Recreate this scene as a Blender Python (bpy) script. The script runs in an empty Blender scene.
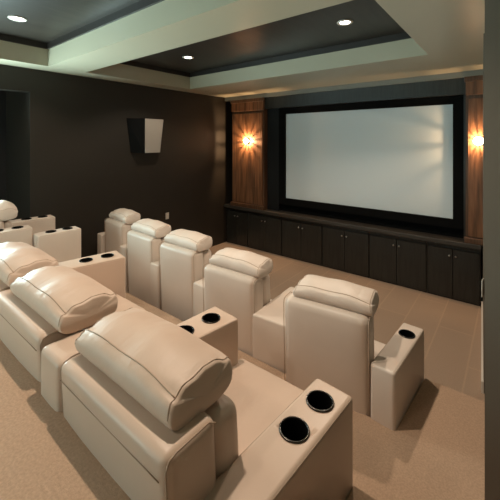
import bpy, bmesh, math, random
from mathutils import Vector, Matrix
random.seed(4)
S = bpy.context.scene
COL = S.collection
PI = math.pi
EYE = 2.14            # camera height above the front floor
R = math.radians

# ------------------------------------------------------------------ camera
cd = bpy.data.cameras.new('camera'); cam = bpy.data.objects.new('camera', cd); COL.objects.link(cam)
cam.location = (0, 0, EYE); cam.rotation_euler = (R(90), 0, R(38.4))
cd.sensor_width = 36; cd.lens = 332/500*36; cd.shift_y = -0.218; cd.clip_start = 0.02
S.camera = cam
# ------------------------------------------------------------------ world, exposure
W = bpy.data.worlds.new('world'); S.world = W; W.use_nodes = True
W.node_tree.nodes['Background'].inputs[0].default_value = (0.75, 0.88, 1.0, 1)
W.node_tree.nodes['Background'].inputs[1].default_value = 0.1
S.view_settings.view_transform = 'Standard'; S.view_settings.look = 'None'
S.view_settings.gamma = 1; S.view_settings.exposure = 0.25
S.view_settings.use_curve_mapping = False

def light(name, kind, loc, energy, color, rot=(0, 0, 0), size=.1, spot=None, blend=.6, size_y=None):
    d = bpy.data.lights.new(name, kind); d.energy = energy; d.color = color
    if kind == 'AREA':
        d.size = size
        if size_y: d.shape = 'RECTANGLE'; d.size_y = size_y
    else: d.shadow_soft_size = size
    if spot: d.spot_size = R(spot); d.spot_blend = blend
    o = bpy.data.objects.new(name, d); COL.objects.link(o); o.location = loc; o.rotation_euler = rot
    return o
WARM = (1.0, .82, .64); COOL = (.68, .95, .95)
DOWN = [(-3.61, 3.144), (-1.317, 3.19), (-3.76, 1.12), (-1.40, 1.12), (-3.76, -.9), (-1.40, -.9)]
DOWN_W = [42, 92, 44, 100, 30, 34]
# added cool fill lamps: behind at an unseen window, and at the left opening
light('cool_fill_rear', 'AREA', (-3.4, -2.12, 1.75), 40, COOL, (R(-90), 0, 0), 2.0, size_y=1.2)
light('cool_fill_left', 'AREA', (-4.74, .78, 1.75), 85, COOL, (0, R(-118), 0), .8, size_y=.6).data.spread = R(150)  # added lamp without a fixture, tilted up to brighten beam and left seats
bpy.data.lights['cool_fill_left'].specular_factor = .5
# ------------------------------------------------------------------ materials
def mat(name, col, rough=.5, metal=0, spec=.5, noise=None, bump=None, emit=None, coat=0):
    m = bpy.data.materials.new(name); m.use_nodes = True
    nt = m.node_tree; b = nt.nodes['Principled BSDF']
    b.inputs['Base Color'].default_value = (*col, 1); b.inputs['Roughness'].default_value = rough
    b.inputs['Metallic'].default_value = metal; b.inputs['Specular IOR Level'].default_value = spec
    if coat: b.inputs['Coat Weight'].default_value = coat; b.inputs['Coat Roughness'].default_value = .25
    tc = nt.nodes.new('ShaderNodeTexCoord')
    if noise:
        sc, amt, stretch, co = noise
        mp = nt.nodes.new('ShaderNodeMapping'); mp.inputs['Scale'].default_value = stretch
        nt.links.new(tc.outputs[co], mp.inputs[0])
        n = nt.nodes.new('ShaderNodeTexNoise'); n.inputs['Scale'].default_value = sc; n.inputs['Detail'].default_value = 6
        nt.links.new(mp.outputs[0], n.inputs['Vector'])
        r = nt.nodes.new('ShaderNodeValToRGB')
        r.color_ramp.elements[0].position = .3; r.color_ramp.elements[1].position = .7
        r.color_ramp.elements[0].color = (*[c*(1-amt) for c in col], 1)
        r.color_ramp.elements[1].color = (*[min(1, c*(1+amt)) for c in col], 1)
        nt.links.new(n.outputs['Fac'], r.inputs[0]); nt.links.new(r.outputs[0], b.inputs['Base Color'])
    if bump:
        sc, st, dist, stretch = bump
        mp = nt.nodes.new('ShaderNodeMapping'); mp.inputs['Scale'].default_value = stretch
        nt.links.new(tc.outputs['Object'], mp.inputs[0])
        n = nt.nodes.new('ShaderNodeTexNoise'); n.inputs['Scale'].default_value = sc; n.inputs['Detail'].default_value = 4
        nt.links.new(mp.outputs[0], n.inputs['Vector'])
        bp = nt.nodes.new('ShaderNodeBump'); bp.inputs['Strength'].default_value = st; bp.inputs['Distance'].default_value = dist
        nt.links.new(n.outputs['Fac'], bp.inputs['Height']); nt.links.new(bp.outputs[0], b.inputs['Normal'])
    if emit:
        b.inputs['Emission Color'].default_value = (*emit[0], 1); b.inputs['Emission Strength'].default_value = emit[1]
    return m
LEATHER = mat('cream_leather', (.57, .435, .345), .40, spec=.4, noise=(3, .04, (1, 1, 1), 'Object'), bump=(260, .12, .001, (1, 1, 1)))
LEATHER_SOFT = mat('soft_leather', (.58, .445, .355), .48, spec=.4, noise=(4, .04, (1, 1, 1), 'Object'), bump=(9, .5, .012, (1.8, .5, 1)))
PALE = mat('cool_lit_leather', (.64, .545, .47), .40, spec=.4, noise=(3, .04, (1, 1, 1), 'Object'), bump=(260, .12, .001, (1, 1, 1)))  # leather copy made paler to carry the cool light
PALE_SOFT = mat('cool_lit_soft_leather', (.65, .555, .48), .46, spec=.4, noise=(4, .04, (1, 1, 1), 'Object'), bump=(9, .5, .012, (1.8, .5, 1)))
PIPING = mat('piping', (.40, .29, .21), .5)
CARPET = mat('carpet', (.47, .325, .228), .95, spec=.1, noise=(120, .13, (1, 1, 1), 'Object'), bump=(420, .8, .004, (1, 1, 1)))
PAINT_DARK = mat('dark_paint', (.024, .019, .014), .55, spec=.45, bump=(60, .08, .002, (1, 1, 1)))
PAINT_NICHE = mat('niche_paint', (.018, .016, .016), .7, spec=.3)
PILLAR = mat('taupe_paint', (.17, .145, .115), .6, spec=.2)
CREAM = mat('cream_paint', (.47, .435, .325), .34, spec=.45)
GREYTRIM = mat('grey_trim', (.20, .20, .17), .5)
PANEL = mat('ceiling_panel', (.030, .024, .019), .40, spec=.4, noise=(3, .25, (6, .6, 1), 'Object'))
PANEL_EDGE = mat('ceiling_panel_edge', (.022, .017, .014), .5)
ESPRESSO = mat('espresso_wood', (.020, .021, .019), .33, spec=.5, noise=(4, .35, (14, 14, 1), 'Object'), bump=(8, .1, .002, (14, 14, 1)))
LEDGE = mat('ledge_wood', (.045, .040, .034), .4, noise=(4, .3, (1, 14, 14), 'Object'))
WALNUT = mat('walnut_wood', (.15, .068, .032), .38, spec=.5, noise=(3.2, .5, (9, 9, .7), 'Object'))
WALNUT_D = mat('walnut_trim', (.09, .045, .024), .4, noise=(4, .4, (9, 9, .7), 'Object'))
BLACKWOOD = mat('black_wood', (.008, .008, .008), .5, spec=.3)
BLACK = mat('black_velvet', (.004, .004, .004), .9, spec=.1)
SCREEN = mat('screen_fabric', (.63, .70, .73), .8, spec=.2)
CUP = mat('cup_black', (.003, .003, .003), .7, spec=.12)
CHROME = mat('brushed_nickel', (.55, .53, .5), .28, 1)
RING = mat('dark_chrome', (.08, .075, .07), .25, 1)
WHITE = mat('white_plastic', (.62, .58, .52), .45)
WHITE_TRIM = mat('white_trim', (.7, .66, .6), .45)
SPEAKER_F = mat('speaker_white', (.40, .37, .33), .5)
GRILLE = mat('speaker_grille', (.008, .008, .008), .9, spec=.1)
LAMP = mat('lamp_glow', (1, .9, .8), .5, emit=((1, .86, .68), 14))
SHADE = mat('sconce_glass', (1, .9, .75), .4, emit=((1, .72, .42), 22))
GLASS = mat('added_window_glow', (.8, .9, .9), .3, emit=((.62, .95, .93), 1.2))

# floor carpet: brushed nap lanes on the pile, cool light put in as a tint
def carpet_floor():
    m = CARPET.copy(); m.name = 'carpet_brushed_cool_lit'; nt = m.node_tree; b = nt.nodes['Principled BSDF']
    src = b.inputs['Base Color'].links[0].from_socket
    tc = nt.nodes.new('ShaderNodeTexCoord')
    br = nt.nodes.new('ShaderNodeTexBrick'); br.inputs['Scale'].default_value = 1
    br.inputs['Brick Width'].default_value = 1.25; br.inputs['Row Height'].default_value = .34
    br.inputs['Mortar Size'].default_value = .012; br.inputs['Mortar Smooth'].default_value = .8
    br.inputs['Color1'].default_value = (.84, .89, .94, 1); br.inputs['Color2'].default_value = (.88, .93, .98, 1)
    br.inputs['Mortar'].default_value = (1.0, 1.04, 1.06, 1)
    mp = nt.nodes.new('ShaderNodeMapping'); mp.inputs['Rotation'].default_value = (0, 0, R(90))
    nt.links.new(tc.outputs['Object'], mp.inputs[0]); nt.links.new(mp.outputs[0], br.inputs['Vector'])
    mx = nt.nodes.new('ShaderNodeMix'); mx.data_type = 'RGBA'; mx.blend_type = 'MULTIPLY'; mx.inputs[0].default_value = 1
    nt.links.new(src, mx.inputs[6]); nt.links.new(br.outputs['Color'], mx.inputs[7])
    nt.links.new(mx.outputs[2], b.inputs['Base Color'])
    return m
CARPET_B = carpet_floor()

# ------------------------------------------------------------------ mesh helpers
def link(name, bm, m, parent=None, smooth=False, loc=None):
    me = bpy.data.meshes.new(name); bmesh.ops.recalc_face_normals(bm, faces=bm.faces); bm.to_mesh(me); bm.free()
    me.materials.append(m)
    o = bpy.data.objects.new(name, me); COL.objects.link(o)
    if parent: o.parent = parent
    if loc: o.location = loc
    if smooth:
        for p in me.polygons: p.use_smooth = True
    return o
def root(name, label, cat, loc, rz=0, group=None):
    o = bpy.data.objects.new(name, None); COL.objects.link(o); o.empty_display_size = .1
    o.location = loc; o.rotation_euler = (0, 0, rz); o['label'] = label; o['category'] = cat
    if group: o['group'] = group
    return o
def tag(o, label, cat, group=None):
    o['label'] = label; o['category'] = cat
    if group: o['group'] = group
    return o
def bx(bm, x0, x1, y0, y1, z0, z1):
    v = [bm.verts.new((x, y, z)) for x in (x0, x1) for y in (y0, y1) for z in (z0, z1)]
    for f in ((0, 1, 3, 2), (4, 6, 7, 5), (0, 4, 5, 1), (2, 3, 7, 6), (0, 2, 6, 4), (1, 5, 7, 3)):
        bm.faces.new([v[i] for i in f])
def box(name, x0, x1, y0, y1, z0, z1, m, parent=None, bevel=0, seg=2):
    """world/local extents; origin moved to the box's base centre"""
    cx, cy = (x0+x1)/2, (y0+y1)/2
    bm = bmesh.new(); bx(bm, x0-cx, x1-cx, y0-cy, y1-cy, 0, z1-z0)
    if bevel: bmesh.ops.bevel(bm, geom=bm.edges[:], offset=bevel, segments=seg, affect='EDGES', profile=.5)
    return link(name, bm, m, parent, loc=(cx, cy, z0))
def struct(name, boxes, m, bevel=0):
    bm = bmesh.new()
    for b in boxes: bx(bm, *b)
    o = link(name, bm, m); o['kind'] = 'structure'; return o
def prism(pts, z0, z1):
    bm = bmesh.new()
    a = [bm.verts.new((x, y, z0)) for x, y in pts]; b = [bm.verts.new((x, y, z1)) for x, y in pts]
    bm.faces.new(a[::-1]); bm.faces.new(b)
    n = len(pts)
    for i in range(n): bm.faces.new((a[i], a[(i+1) % n], b[(i+1) % n], b[i]))
    return bm
def coords(h, r, n):
    s = [-h, -h+r*.12, -h+r*.35, -h+r*.65, -h+r]
    mid = [(-h+r) + (2*(h-r))*i/n for i in range(1, n)]
    return s + mid + [-c for c in s[::-1]]
def soft_box(hx, hy, hz, r, bulge=(0, 0, 0), n=8, fn=None):
    """rounded padded box centred on the origin; bulge = outward swell per axis"""
    bm = bmesh.new(); X, Y, Z = coords(hx, r, n), coords(hy, r, n), coords(hz, r, n)
    def face(A, B, mk, flip):
        g = [[bm.verts.new(mk(a, b)) for b in B] for a in A]
        for i in range(len(A)-1):
            for j in range(len(B)-1):
                q = [g[i][j], g[i+1][j], g[i+1][j+1], g[i][j+1]]
                bm.faces.new(q[::-1] if flip else q)
    for s in (-1, 1):
        face(X, Y, lambda a, b: (a, b, s*hz), s < 0)
        face(Y, Z, lambda a, b: (s*hx, a, b), s < 0)
        face(X, Z, lambda a, b: (a, s*hy, b), s > 0)
    for v in bm.verts:
        p = v.co; i = Vector([max(-(h-r), min(h-r, c)) for c, h in zip(p, (hx, hy, hz))])
        d = p - i
        if d.length > 1e-9: p = i + d.normalized()*r
        u = [c/h for c, h in zip(p, (hx, hy, hz))]
        fall = [(1-min(1, abs(t))**2.5) for t in u]
        q = Vector((p.x + bulge[0]*u[0]*fall[1]*fall[2]*1.0, p.y + bulge[1]*u[1]*fall[0]*fall[2], p.z + bulge[2]*u[2]*fall[0]*fall[1]))
        v.co = fn(q) if fn else q
    bmesh.ops.remove_doubles(bm, verts=bm.verts, dist=1e-5)
    return bm
def tube(pts, r, closed=False, n=6, bm=None):
    bm = bm or bmesh.new(); P = [Vector(p) for p in pts]; rings = []
    for i, p in enumerate(P):
        if closed: t = P[(i+1) % len(P)] - P[i-1]
        else: t = P[min(i+1, len(P)-1)] - P[max(i-1, 0)]
        t.normalize(); a = t.orthogonal().normalized() if abs(t.z) > .95 else t.cross(Vector((0, 0, 1))).normalized()
        b = t.cross(a)
        rings.append([bm.verts.new(p + a*r*math.cos(2*PI*k/n) + b*r*math.sin(2*PI*k/n)) for k in range(n)])
    m = len(rings)
    for i in range(m if closed else m-1):
        A, B = rings[i], rings[(i+1) % m]
        for k in range(n): bm.faces.new((A[k], A[(k+1) % n], B[(k+1) % n], B[k]))
    if not closed: bm.faces.new(rings[0][::-1]); bm.faces.new(rings[-1])
    return bm
def lathe(prof, n=28, bm=None, axis='z', off=(0, 0, 0), loop=False):
    bm = bm or bmesh.new(); rings = []
    for r, z in prof:
        ring = []
        for k in range(n):
            a = 2*PI*k/n; p = (r*math.cos(a), r*math.sin(a), z)
            if axis == 'y': p = (p[0], p[2], p[1])
            ring.append(bm.verts.new((p[0]+off[0], p[1]+off[1], p[2]+off[2])))
        rings.append(ring)
    for A, B in zip(rings, rings[1:]):
        for k in range(n): bm.faces.new((A[k], A[(k+1) % n], B[(k+1) % n], B[k]))
    for ring in () if loop else (rings[0], rings[-1]):
        if (ring[0].co - ring[n//2].co).length > 1e-5: bm.faces.new(ring)
    bmesh.ops.remove_doubles(bm, verts=bm.verts, dist=1e-6)
    return bm

# ------------------------------------------------------------------ the room
L1, L15, L2, L3 = 0, EYE-1.89, EYE-1.575, EYE-.94
ZS, ZP1, ZP = EYE+.915, EYE+1.12, EYE+1.19       # soffit, dark edge, ceiling panel
XL, XR, YR = -4.78, .72, -2.2
struct('floor', [(-5.7, XR, 2.0, 5.5, -.12, 0)], CARPET_B)
struct('trim_1', [(-4.78, -.46, 1.915, 2.85, 0, L15)], CARPET)          # low riser under the front row
struct('trim_2', [(-5.7, XR, .545, 1.91, -.1, L2), (-.44, XR, 1.91, 2.45, -.1, L2)], CARPET)   # middle tier
struct('trim_3', [(-5.7, -.47, YR, .545, 0, L3), (-.47, XR, YR, .72, 0, L3)], CARPET)    # rear tier
o = link('trim_12', prism([(-.500, 1.91), (-.44, 1.91), (-.44, 2.45), (-.458, 2.45)], -.1, L2), CARPET); o['kind'] = 'structure'
for i, (z, y) in enumerate(((-1.10, .92), (-1.27, 1.205), (-1.43, 1.405))):
    o = box('trim_%d' % (4+i), -.467, XR, .72 if i == 0 else (.92, 1.205)[i-1], y, L2, EYE+z, CARPET, bevel=.012); o['kind'] = 'structure'
struct('wall_left', [(XL-.15, XL, 1.56, 5.5, 0, ZS), (XL-.15, XL, YR, 1.56, EYE+.62, ZS), (-5.7, XL-.15, 1.56, 1.7, 0, ZS)], PAINT_DARK)
struct('wall_left_niche', [(-5.85, -5.7, YR, 1.7, 0, ZS)], PAINT_NICHE)
struct('wall_front', [(-5.0, XR, 5.42, 5.55, 0, ZP)], PAINT_DARK)
struct('wall_right', [(XR, XR+.15, YR, 5.5, 0, ZS)], PILLAR)
struct('wall_rear', [(-5.85, -4.4, YR-.15, YR, 0, ZS), (-1.6, XR, YR-.15, YR, 0, ZS), (-4.4, -1.6, YR-.15, YR, 0, 1.1), (-4.4, -1.6, YR-.15, YR, 2.4, ZS)], PAINT_DARK)
struct('added_window', [(-4.4, -1.6, YR-.1, YR-.06, 1.1, 2.4)], GLASS)  # unseen glowing pane, added to go with the cool fill from behind
struct('wall_right_pillar', [(-.088, XR, 1.6, 1.95, L2, ZS)], PILLAR)
pw = [(-.198, 3.45), (XR, 3.45), (XR, 5.14), (-.300, 5.14)]
o = link('wall_right_return', prism(pw, 0, ZS), PILLAR); o['kind'] = 'structure'
o = link('baseboard_right', prism([(-.213, 3.43), (-.195, 3.43), (-.297, 5.14), (-.318, 5.14)], 0, .10), WHITE_TRIM); o['kind'] = 'structure'
# ceiling: cream soffits and cross beam, dark trays between
XI, XJ = -4.46, -.705
struct('ceiling', [(-5.85, XI, YR-.15, 5.55, ZS, ZP+.15), (XJ, XR+.15, YR-.15, 5.55, ZS, ZP+.15),
                   (XI, XJ, 3.925, 5.55, ZS, ZP+.15), (XI, XJ, YR-.15, -1.6, ZS, ZP+.15)], CREAM)
struct('ceiling_beam', [(XI, XJ, 1.65, 2.108, ZS, ZP+.1)], CREAM)
def tray(name, y0, y1):
    bm = bmesh.new(); bx(bm, XI, XJ, y0, y1, ZP, ZP+.12)
    o = link(name, bm, PANEL); o['kind'] = 'structure'
    t = .022
    struct(name + '_edge', [(XI, XI+t, y0, y1, ZP1, ZP), (XJ-t, XJ, y0, y1, ZP1, ZP), (XI+t, XJ-t, y0, y0+t, ZP1, ZP), (XI+t, XJ-t, y1-t, y1, ZP1, ZP)], PANEL_EDGE)
tray('ceiling_tray_front', 2.108, 3.925)
tray('ceiling_tray_rear', -1.6, 1.65)
# frieze, valance and side jambs around the screen
struct('trim_7', [(XL, -.30, 5.17, 5.42, EYE+.84, ZS)], GREYTRIM)
struct('trim_8', [(-3.76, -.49, 5.20, 5.42, EYE+.62, EYE+.84)], ESPRESSO)
struct('trim_9', [(-3.76, -3.49, 5.29, 5.42, EYE-1.33, EYE+.62)], BLACKWOOD)
struct('trim_10', [(-.52, -.49, 5.26, 5.42, EYE-1.33, EYE+.62)], ESPRESSO)
struct('trim_11', [(-3.49, -.52, 5.36, 5.42, EYE-1.33, EYE+.62)], BLACK)

# columns with sconces
def column(x0, x1, label):
    r = root('pilaster', label, 'column', ((x0+x1)/2, 5.395, EYE-1.33)); h = (x1-x0)/2
    H = 2.17
    box('panel', -h+.03, h-.03, -.235, -.21, .09, 1.88, WALNUT, r)
    box('body', -h, h, -.21, 0, 0, H, WALNUT_D, r)
    box('capital', -h-.015, h+.015, -.255, -.21, 2.10, H, WALNUT_D, r, .012)
    box('frieze_board', -h+.005, h-.005, -.240, -.21, 1.93, 2.10, WALNUT, r, .004)
    box('plinth', -h-.015, h+.01, -.262, -.21, 0, .075, WALNUT_D, r, .01)
    return r
column(-4.58, -3.76, 'tall walnut pilaster left of the projection screen with glowing sconce')
column(-.49, -.205, 'narrow walnut pilaster right of the projection screen beside dark wall')
def sconce(x, label, e):
    r = root('wall_sconce', label, 'wall light', (x, 5.159, EYE), 0, None)
    bm = lathe([(.060, 0), (.060, -.008), (.040, -.012)], 24, axis='y'); link('back_plate', bm, RING, r, True)
    bm = lathe([(.0, -.100), (.022, -.098), (.042, -.090), (.056, -.076), (.056, -.068), (.0, -.068)], 28, axis='y'); link('lamp_shade', bm, SHADE, r, True)
    ray_rods = bmesh.new()  # rods added around the bulb to throw a fan of rays on the column
    for k in range(12):
        a = 2*PI*k/12 + .12
        tube([(.052*math.cos(a), -.008, .052*math.sin(a)), (.052*math.cos(a), -.069, .052*math.sin(a))], .0030, bm=ray_rods)
    link('ray_rods', ray_rods, RING, r, True)
    l = light('sconce_bulb_light', 'POINT', (x, 5.159-.052, EYE), e, (1, .62, .33), size=.006)
sconce(-4.14, 'small glowing glass sconce on the wide left walnut pilaster', 44)
sconce(-.345, 'small glowing glass sconce on the narrow right walnut pilaster', 21)

# screen
r = root('projection_screen', 'wide blank pale projection screen in a thick black frame', 'screen', (-2.0, 5.36, EYE-1.19))
fx0, fx1, ix0, ix1 = -3.48+2, -.52+2, -3.345+2, -.645+2
FZ, iz0, iz1 = 1.82, .12, 1.695
bm = bmesh.new()
for b in ((fx0, fx1, -.09, 0, 0, iz0), (fx0, fx1, -.09, 0, iz1, FZ), (fx0, ix0, -.09, 0, iz0, iz1), (ix1, fx1, -.09, 0, iz0, iz1)): bx(bm, *b)
link('frame', bm, BLACK, r)
box('screen_surface', ix0, ix1, -.05, -.04, iz0, iz1, SCREEN, r)

# low cabinets under the screen
bounds = [-4.76, -4.18, -3.37, -2.55, -1.755, -.95, -.325]
names = ['against the left wall corner', 'second from the left wall', 'below the left end of the screen', 'below the middle of the screen', 'below the right half of the screen', 'at the right end of the row']
for i, (a, b) in enumerate(zip(bounds, bounds[1:])):
    r = root('media_cabinet', 'low dark espresso wood cabinet ' + names[i], 'cabinet', ((a+b)/2, 5.41, 0), 0, 'dark cabinets under the projection screen')
    w = (b-a)/2
    box('body', -w+.002, w-.002, -.195, 0, .0, EYE-1.395, ESPRESSO, r)
    dz = EYE-1.455
    for s in (-1, 1):
        x0, x1 = (-w+.012, -.003) if s < 0 else (.003, w-.012)
        d = box('door', x0, x1, -.215, -.195, .03, dz, ESPRESSO, r, .003, 1)
        kb = lathe([(.006, 0), (.006, -.012), (.013, -.018), (.013, -.026), (.006, -.031)], 16, axis='y')
        k = link('knob', kb, CHROME, d, True, loc=(-(s)*((x1-x0)/2-.035), -.01, dz-.12))
o = box('countertop', -4.775, -.315, 5.13, 5.415, EYE-1.39, EYE-1.33, LEDGE, None, .008)
tag(o, 'long dark wooden ledge running over the low cabinets below the screen', 'countertop')

# downlights
dl = ['recessed downlight in the front dark ceiling tray, near the left wall', 'recessed downlight in the front dark ceiling tray, above the screen middle',
      'recessed downlight in the rear dark ceiling tray, at the top left']
for i, (x, y) in enumerate(DOWN):
    if i < 3:
        r = root('recessed_downlight', dl[i], 'ceiling light', (x, y, ZP), 0, 'recessed ceiling downlights')
        link('trim_ring', lathe([(.050, -.001), (.078, -.001), (.080, -.006), (.074, -.012), (.054, -.010), (.048, -.004), (.050, -.001)], 32, loop=True), WHITE, r, True)
        link('lamp_lens', lathe([(.0, -.003), (.049, -.003), (.049, -.008), (.0, -.009)], 28), LAMP, r, True)
    light('downlight_beam', 'SPOT', (x, y, ZP-.03), DOWN_W[i], WARM, (0, 0, 0), .035, 128, .45)

# wall speaker (wedge), outlet, switch
r = root('wall_speaker', 'wedge-shaped surround speaker high on the dark left wall', 'speaker', (XL, 3.2, EYE-.19))
def hexa(pts_b, pts_t):
    bm = bmesh.new(); a = [bm.verts.new(p) for p in pts_b]; b = [bm.verts.new(p) for p in pts_t]
    bm.faces.new(a[::-1]); bm.faces.new(b)
    for i in range(len(a)): j = (i+1) % len(a); bm.faces.new((a[i], a[j], b[j], b[i]))
    return bm
link('cabinet', hexa([(0, -.20, 0), (.17, -.075, 0), (.17, .20, 0), (0, .33, 0)], [(0, -.27, .55), (.17, -.075, .55), (.17, .27, .55), (0, .40, .55)]), SPEAKER_F, r)
link('grille', hexa([(.003, -.225, .0), (.165, -.083, .0), (.168, -.10, .0), (.003, -.235, .0)], [(.003, -.295, .55), (.165, -.083, .55), (.168, -.10, .55), (.003, -.31, .55)]), GRILLE, r)
def plate(nm, lab, cat, loc, rz, w=.036, h=.058):
    r = root(nm, lab, cat, loc, rz)
    box('cover_plate', -w, w, -.007, 0, -h, h, WHITE, r, .003)
    return r
r = plate('wall_outlet', 'small white outlet plate low on the dark left wall', 'outlet', (XL, 3.68, EYE-1.32), R(90))
for z in (-.022, .022): box('socket', -.014, .014, -.009, -.007, z-.012, z+.012, WHITE_TRIM, r, .001)
r = plate('light_switch', 'white switch plate at the edge of the dark right wall', 'switch', (-.2, 3.45, EYE-1.25), R(-93.5+0), .04, .07)
box('rocker', -.012, .012, -.011, -.007, -.03, .03, WHITE_TRIM, r, .001)

# ------------------------------------------------------------------ seating
def cupholder(parent, x, y, z):
    c = link('cup_holder', lathe([(.0, -.075), (.041, -.075), (.0435, -.004), (.0435, .002), (.0475, .003), (.0500, .0015), (.0500, -.002), (.046, -.004), (.0445, -.08), (.0, -.08)], 36), CUP, parent, False, loc=(x, y, z))
    link('rim', lathe([(.0440, .0015), (.0455, .0048), (.0490, .0045), (.0510, .001), (.0475, .0005), (.0440, .0015)], 36, loop=True), RING, c, True)
    return c
def arm(parent, x, y, rz, w, length, h, cups=2, name='armrest', wr=None, sp=.162):
    """x,y = centre of the front edge of the arm top in the parent's frame"""
    wr = wr or w
    def fn(p):
        t = (length/2 - p.y)/length
        return Vector((p.x*(1 + (wr/w-1)*max(0, min(1, t))), p.y, p.z))
    a = link(name, soft_box(w/2, length/2, h/2, .016, (.002, .002, .003), 6, fn), LEATHER, parent, True)
    a.location = (x + math.sin(rz)*length/2, y - math.cos(rz)*length/2, h/2); a.rotation_euler = (0, 0, rz)
    cs = [length/2-(.112 if cups > 1 else .15) - sp*k for k in range(cups)]
    if cups:
        bm = bmesh.new()
        for c in cs: bmesh.ops.create_cone(bm, cap_ends=True, segments=36, radius1=.0462, radius2=.0462, depth=.2, matrix=Matrix.Translation((0, c, h/2+.012)))
        co = link('cutter', bm, CUP, a)
        md = a.modifiers.new('b', 'BOOLEAN'); md.object = co; md.solver = 'EXACT'
        bpy.context.view_layer.update(); dg = bpy.context.evaluated_depsgraph_get()
        me = bpy.data.meshes.new_from_object(a.evaluated_get(dg)); a.modifiers.clear(); a.data = me
        while len(me.materials) > 1: me.materials.pop()
        for p in me.polygons: p.use_smooth = abs(p.normal.z) < .999 and True
        bpy.data.objects.remove(co)
        for c in cs: cupholder(a, 0, c, h/2+.0035)
    # seam along the outer top edges
    for s in (-1, 1):
        link('piping', tube([fn(Vector((s*(w/2-.0035), yy, h/2-.006))) for yy in (-length/2+.02, 0, length/2-.02)], .0018, n=5), PIPING, a, True)
    return a
def backrest(parent, x, y, w, h, t_shell, t_cush, lean, hw, hd, h_mid, h_end, head_back=.07, rz=0, head_dx=0, zc=.42, rad=.028, seam=True, front=.24):
    """x,y = centre of rear bottom edge"""
    H = h
    def fs(p):
        z = p.z + H/2
        return Vector((p.x, p.y - lean*z/H, p.z))
    sh = link('backrest', soft_box(w/2, t_shell/2, H/2, rad, (.002, .010, .004), 8, fs), LEATHER, parent, True)
    sh.location = (x, y + t_shell/2, H/2); sh.rotation_euler = (0, 0, rz)
    # piping round both side outlines of the shell
    hy = t_shell/2
    for s in (-1, 1):
        xx = s*(w/2 - .004)
        pts = [fs(Vector((xx, -hy+.006, -H/2+.03))), fs(Vector((xx, -hy+.004, 0))), fs(Vector((xx, -hy+.006, H/2-.03))), fs(Vector((xx, -hy+.018, H/2-.010))),
               fs(Vector((xx, -hy+.04, H/2-.0035))), fs(Vector((xx, hy-.03, H/2-.0035))), fs(Vector((xx, hy-.006, H/2-.02)))]
        link('piping', tube(pts, .0026), PIPING, sh, True)
    if seam: link('seam', tube([fs(Vector((xx, -hy-.0035, H/2-.055))) for xx in [-w/2+.02 + (w-.04)*k/8 for k in range(9)]], .0016, n=5), PIPING, sh, True)
    hc = H - .02 - .40
    cu = link('back_cushion', soft_box(w/2-.012, t_cush/2, (H-.03-zc+.1)/2, .04, (.004, .022, .006), 8, lambda p: Vector((p.x, p.y - lean*(p.z+.4)/H, p.z))), LEATHER_SOFT, parent, True)
    zc0 = zc-.1; ccx = t_shell + t_cush/2 - .008
    cu.location = (x - math.sin(rz)*ccx, y + math.cos(rz)*ccx, zc0 + (H-.03-zc0)/2); cu.rotation_euler = (0, 0, rz)
    # headrest pillow
    NX, NT = 40, 36
    def sp(v, e): return math.copysign(abs(v)**e, v)
    def surf(s, th, puff=0):
        e = (1-abs(s)**11)**(1/11) if abs(s) < 1 else 0
        hh = h_end + (h_mid-h_end)*(1-abs(s)**3.2)
        c, q = sp(math.cos(th), .60), sp(math.sin(th), .66)
        yy = c*(hd/2+puff)*(.74+.26*e)
        zz = hh*(.5 + .5*q*(.62+.38*e)) + puff*q
        # rear face leans forward, crest sits ahead of the rear seam
        if q > 0: yy += .016*q
        zz *= 1 - .16*max(0, -c)*max(0, q)
        zz *= 1 - front*max(0, c)*max(0, q)
        # puckers gather at the two ends along the seam
        if q > .0: zz += .0050*math.sin(th*9 + 2*s)*max(0, abs(s)-.6)/.4
        zz += .003*math.sin(7*s+1.3*math.cos(th))*max(0, q)
        xx = s*hw/2*(1 - .05*max(0, q)*(1 if abs(s) > .5 else abs(s)*2))
        return Vector((xx, yy, zz))
    bm = bmesh.new(); rings = []
    ss = [math.sin(PI/2*(-1+2*i/NX))**1 for i in range(NX+1)]
    for s in ss:
        s = max(-.9999, min(.9999, s)); rings.append([bm.verts.new(surf(s, 2*PI*k/NT)) for k in range(NT)])
    for A, B in zip(rings, rings[1:]):
        for k in range(NT): bm.faces.new((A[k], A[(k+1) % NT], B[(k+1) % NT], B[k]))
    for ring, s in ((rings[0], -1), (rings[-1], 1)):
        c = Vector((0, 0, 0))
        for v in ring: c += v.co
        c /= NT; c.x += s*.012
        cv = bm.verts.new(c)
        for k in range(NT): bm.faces.new((cv, ring[k], ring[(k+1) % NT]))
    hr = link('headrest', bm, LEATHER_SOFT, parent, True)
    oy = -lean + head_back + hd/2
    hr.location = (x + head_dx*math.cos(rz) - math.sin(rz)*oy, y + math.cos(rz)*oy + head_dx*math.sin(rz), H - .012); hr.rotation_euler = (0, 0, rz)
    th0 = R(137)
    link('piping', tube([surf(-.955+1.91*i/36, th0, .0005) for i in range(37)], .0020), PIPING, hr, True)
    for s in (-.955, .955):
        link('piping', tube([surf(s, R(182-153*i/20), .0005) for i in range(21)], .0018), PIPING, hr, True)
    return sh
def cushion(parent, x0, x1, y0, y1, z, split=True):
    c = link('seat', soft_box((x1-x0)/2-.002, (y1-y0)/2, .10, .035, (.0, .004, .012), 8), LEATHER_SOFT, parent, True)
    c.location = ((x0+x1)/2, (y0+y1)/2, z-.10)
    f = box('footrest', x0+.01, x1-.01, y1-.11, y1-.01, .04, z-.20+.02, LEATHER, parent, .02, 3)
    bs = box('seat_frame', x0+.01, x1-.01, y0, y1-.11, .03, z-.19, LEATHER, parent, .01)
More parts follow.
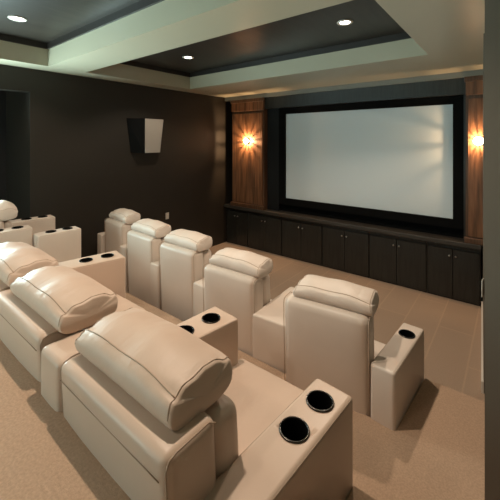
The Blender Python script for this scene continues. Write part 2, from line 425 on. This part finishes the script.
def feet(parent, pts):
    for x, y in pts:
        link('foot', lathe([(.022, 0), (.028, .045)], 16), BLACK, parent, True, loc=(x, y, 0))

# --- nearest recliner of the back row
HB = .815; G2 = L2
BR = dict(h=HB, t_shell=.18, t_cush=.115, lean=.045, hd=.25, h_mid=.138, h_end=.112, head_back=.05)
r = root('recliner', 'large cream leather recliner nearest the camera, two cup holders on its right arm', 'recliner', (-.94, .53, G2), 0, 'cream recliners of the back row')
ox, oy = -.94, .53
arm(r, -.543-ox, 1.216-oy, R(-4), .158, .62, .625)
arm(r, -1.252-ox, 1.371-oy, R(-6), .20, .62, .625, wr=.165, sp=.17)
b = link('arm_back_block', soft_box(.084, .12, (HB-.012)/2, .022, (.002, .004, .003), 5), LEATHER, r, True); b.location = (-1.311-ox, .606-oy, (HB-.012)/2)
backrest(r, .005, .0, .585, hw=.545, head_dx=-.022, **BR)
cushion(r, -.255, .31, .2, .89, .385)
feet(r, [(-.22, .1), (.28, .1), (-.22, .75), (.28, .75)])
# --- loveseat behind it
r = root('recliner_loveseat', 'cream leather two-seat recliner with two puffed headrests, next along the back row', 'recliner', (-2.02, .54, G2), 0, 'cream recliners of the back row')
ox, oy = -2.02, .54
backrest(r, -1.738-ox, 0, .615, hw=.585, head_dx=.075, **BR)
backrest(r, -2.362-ox, .012, .615, hw=.585, head_dx=.05, **BR)
cushion(r, -2.02-ox, -1.445-ox, .2, .86, .385)
cushion(r, -2.60-ox, -2.03-ox, .2, .86, .385)
arm(r, -2.60-ox, 1.525-oy, R(-12), .235, .72, .625, wr=.18)
feet(r, [(-.5, .1), (.5, .1), (-.5, .75), (.5, .75)])
# --- far-left group and front row: paler leather copy, cool light put into its colour
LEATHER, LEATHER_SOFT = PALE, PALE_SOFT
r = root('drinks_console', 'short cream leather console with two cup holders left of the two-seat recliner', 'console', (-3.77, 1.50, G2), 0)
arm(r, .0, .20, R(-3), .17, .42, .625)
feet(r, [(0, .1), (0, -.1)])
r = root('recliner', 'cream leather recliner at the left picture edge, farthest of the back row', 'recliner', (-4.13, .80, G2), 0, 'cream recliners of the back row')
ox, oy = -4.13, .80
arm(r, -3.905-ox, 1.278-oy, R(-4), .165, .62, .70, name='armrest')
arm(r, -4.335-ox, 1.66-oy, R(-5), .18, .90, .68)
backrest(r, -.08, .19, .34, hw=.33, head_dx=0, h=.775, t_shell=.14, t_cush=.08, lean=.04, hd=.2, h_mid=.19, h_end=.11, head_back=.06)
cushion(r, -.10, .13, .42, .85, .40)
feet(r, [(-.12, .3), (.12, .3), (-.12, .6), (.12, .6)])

# --- front row of five
G1 = L15; HF = .87; AH = .625
row = [(-.92, 1.887, 7, 'rightmost of the front row'),
       (-1.75, 1.935, 3, 'second from the right of the front row'),
       (-2.53, 2.066, 1, 'middle one of the front row'),
       (-3.20, 2.104, -2, 'second from the left of the front row'),
       (-3.975, 2.245, -5, 'leftmost of the front row near the speaker wall')]
FR = dict(h=HF, t_shell=.145, t_cush=.125, lean=.03, hd=.21, head_back=.04, rad=.045, seam=False, front=.05)
armsF = [(-.535, 2.485, -3.5, .138, .585, 1, None), (-1.396, 2.50, 4, .26, .58, 0, .285), (-2.155, 2.58, -1, .17, .57, 0, None),
         (-2.875, 2.63, -2, .145, .57, 0, None), (-3.62, 2.73, -4, .16, .57, 0, None), (-4.35, 2.83, -6, .15, .57, 0, None)]
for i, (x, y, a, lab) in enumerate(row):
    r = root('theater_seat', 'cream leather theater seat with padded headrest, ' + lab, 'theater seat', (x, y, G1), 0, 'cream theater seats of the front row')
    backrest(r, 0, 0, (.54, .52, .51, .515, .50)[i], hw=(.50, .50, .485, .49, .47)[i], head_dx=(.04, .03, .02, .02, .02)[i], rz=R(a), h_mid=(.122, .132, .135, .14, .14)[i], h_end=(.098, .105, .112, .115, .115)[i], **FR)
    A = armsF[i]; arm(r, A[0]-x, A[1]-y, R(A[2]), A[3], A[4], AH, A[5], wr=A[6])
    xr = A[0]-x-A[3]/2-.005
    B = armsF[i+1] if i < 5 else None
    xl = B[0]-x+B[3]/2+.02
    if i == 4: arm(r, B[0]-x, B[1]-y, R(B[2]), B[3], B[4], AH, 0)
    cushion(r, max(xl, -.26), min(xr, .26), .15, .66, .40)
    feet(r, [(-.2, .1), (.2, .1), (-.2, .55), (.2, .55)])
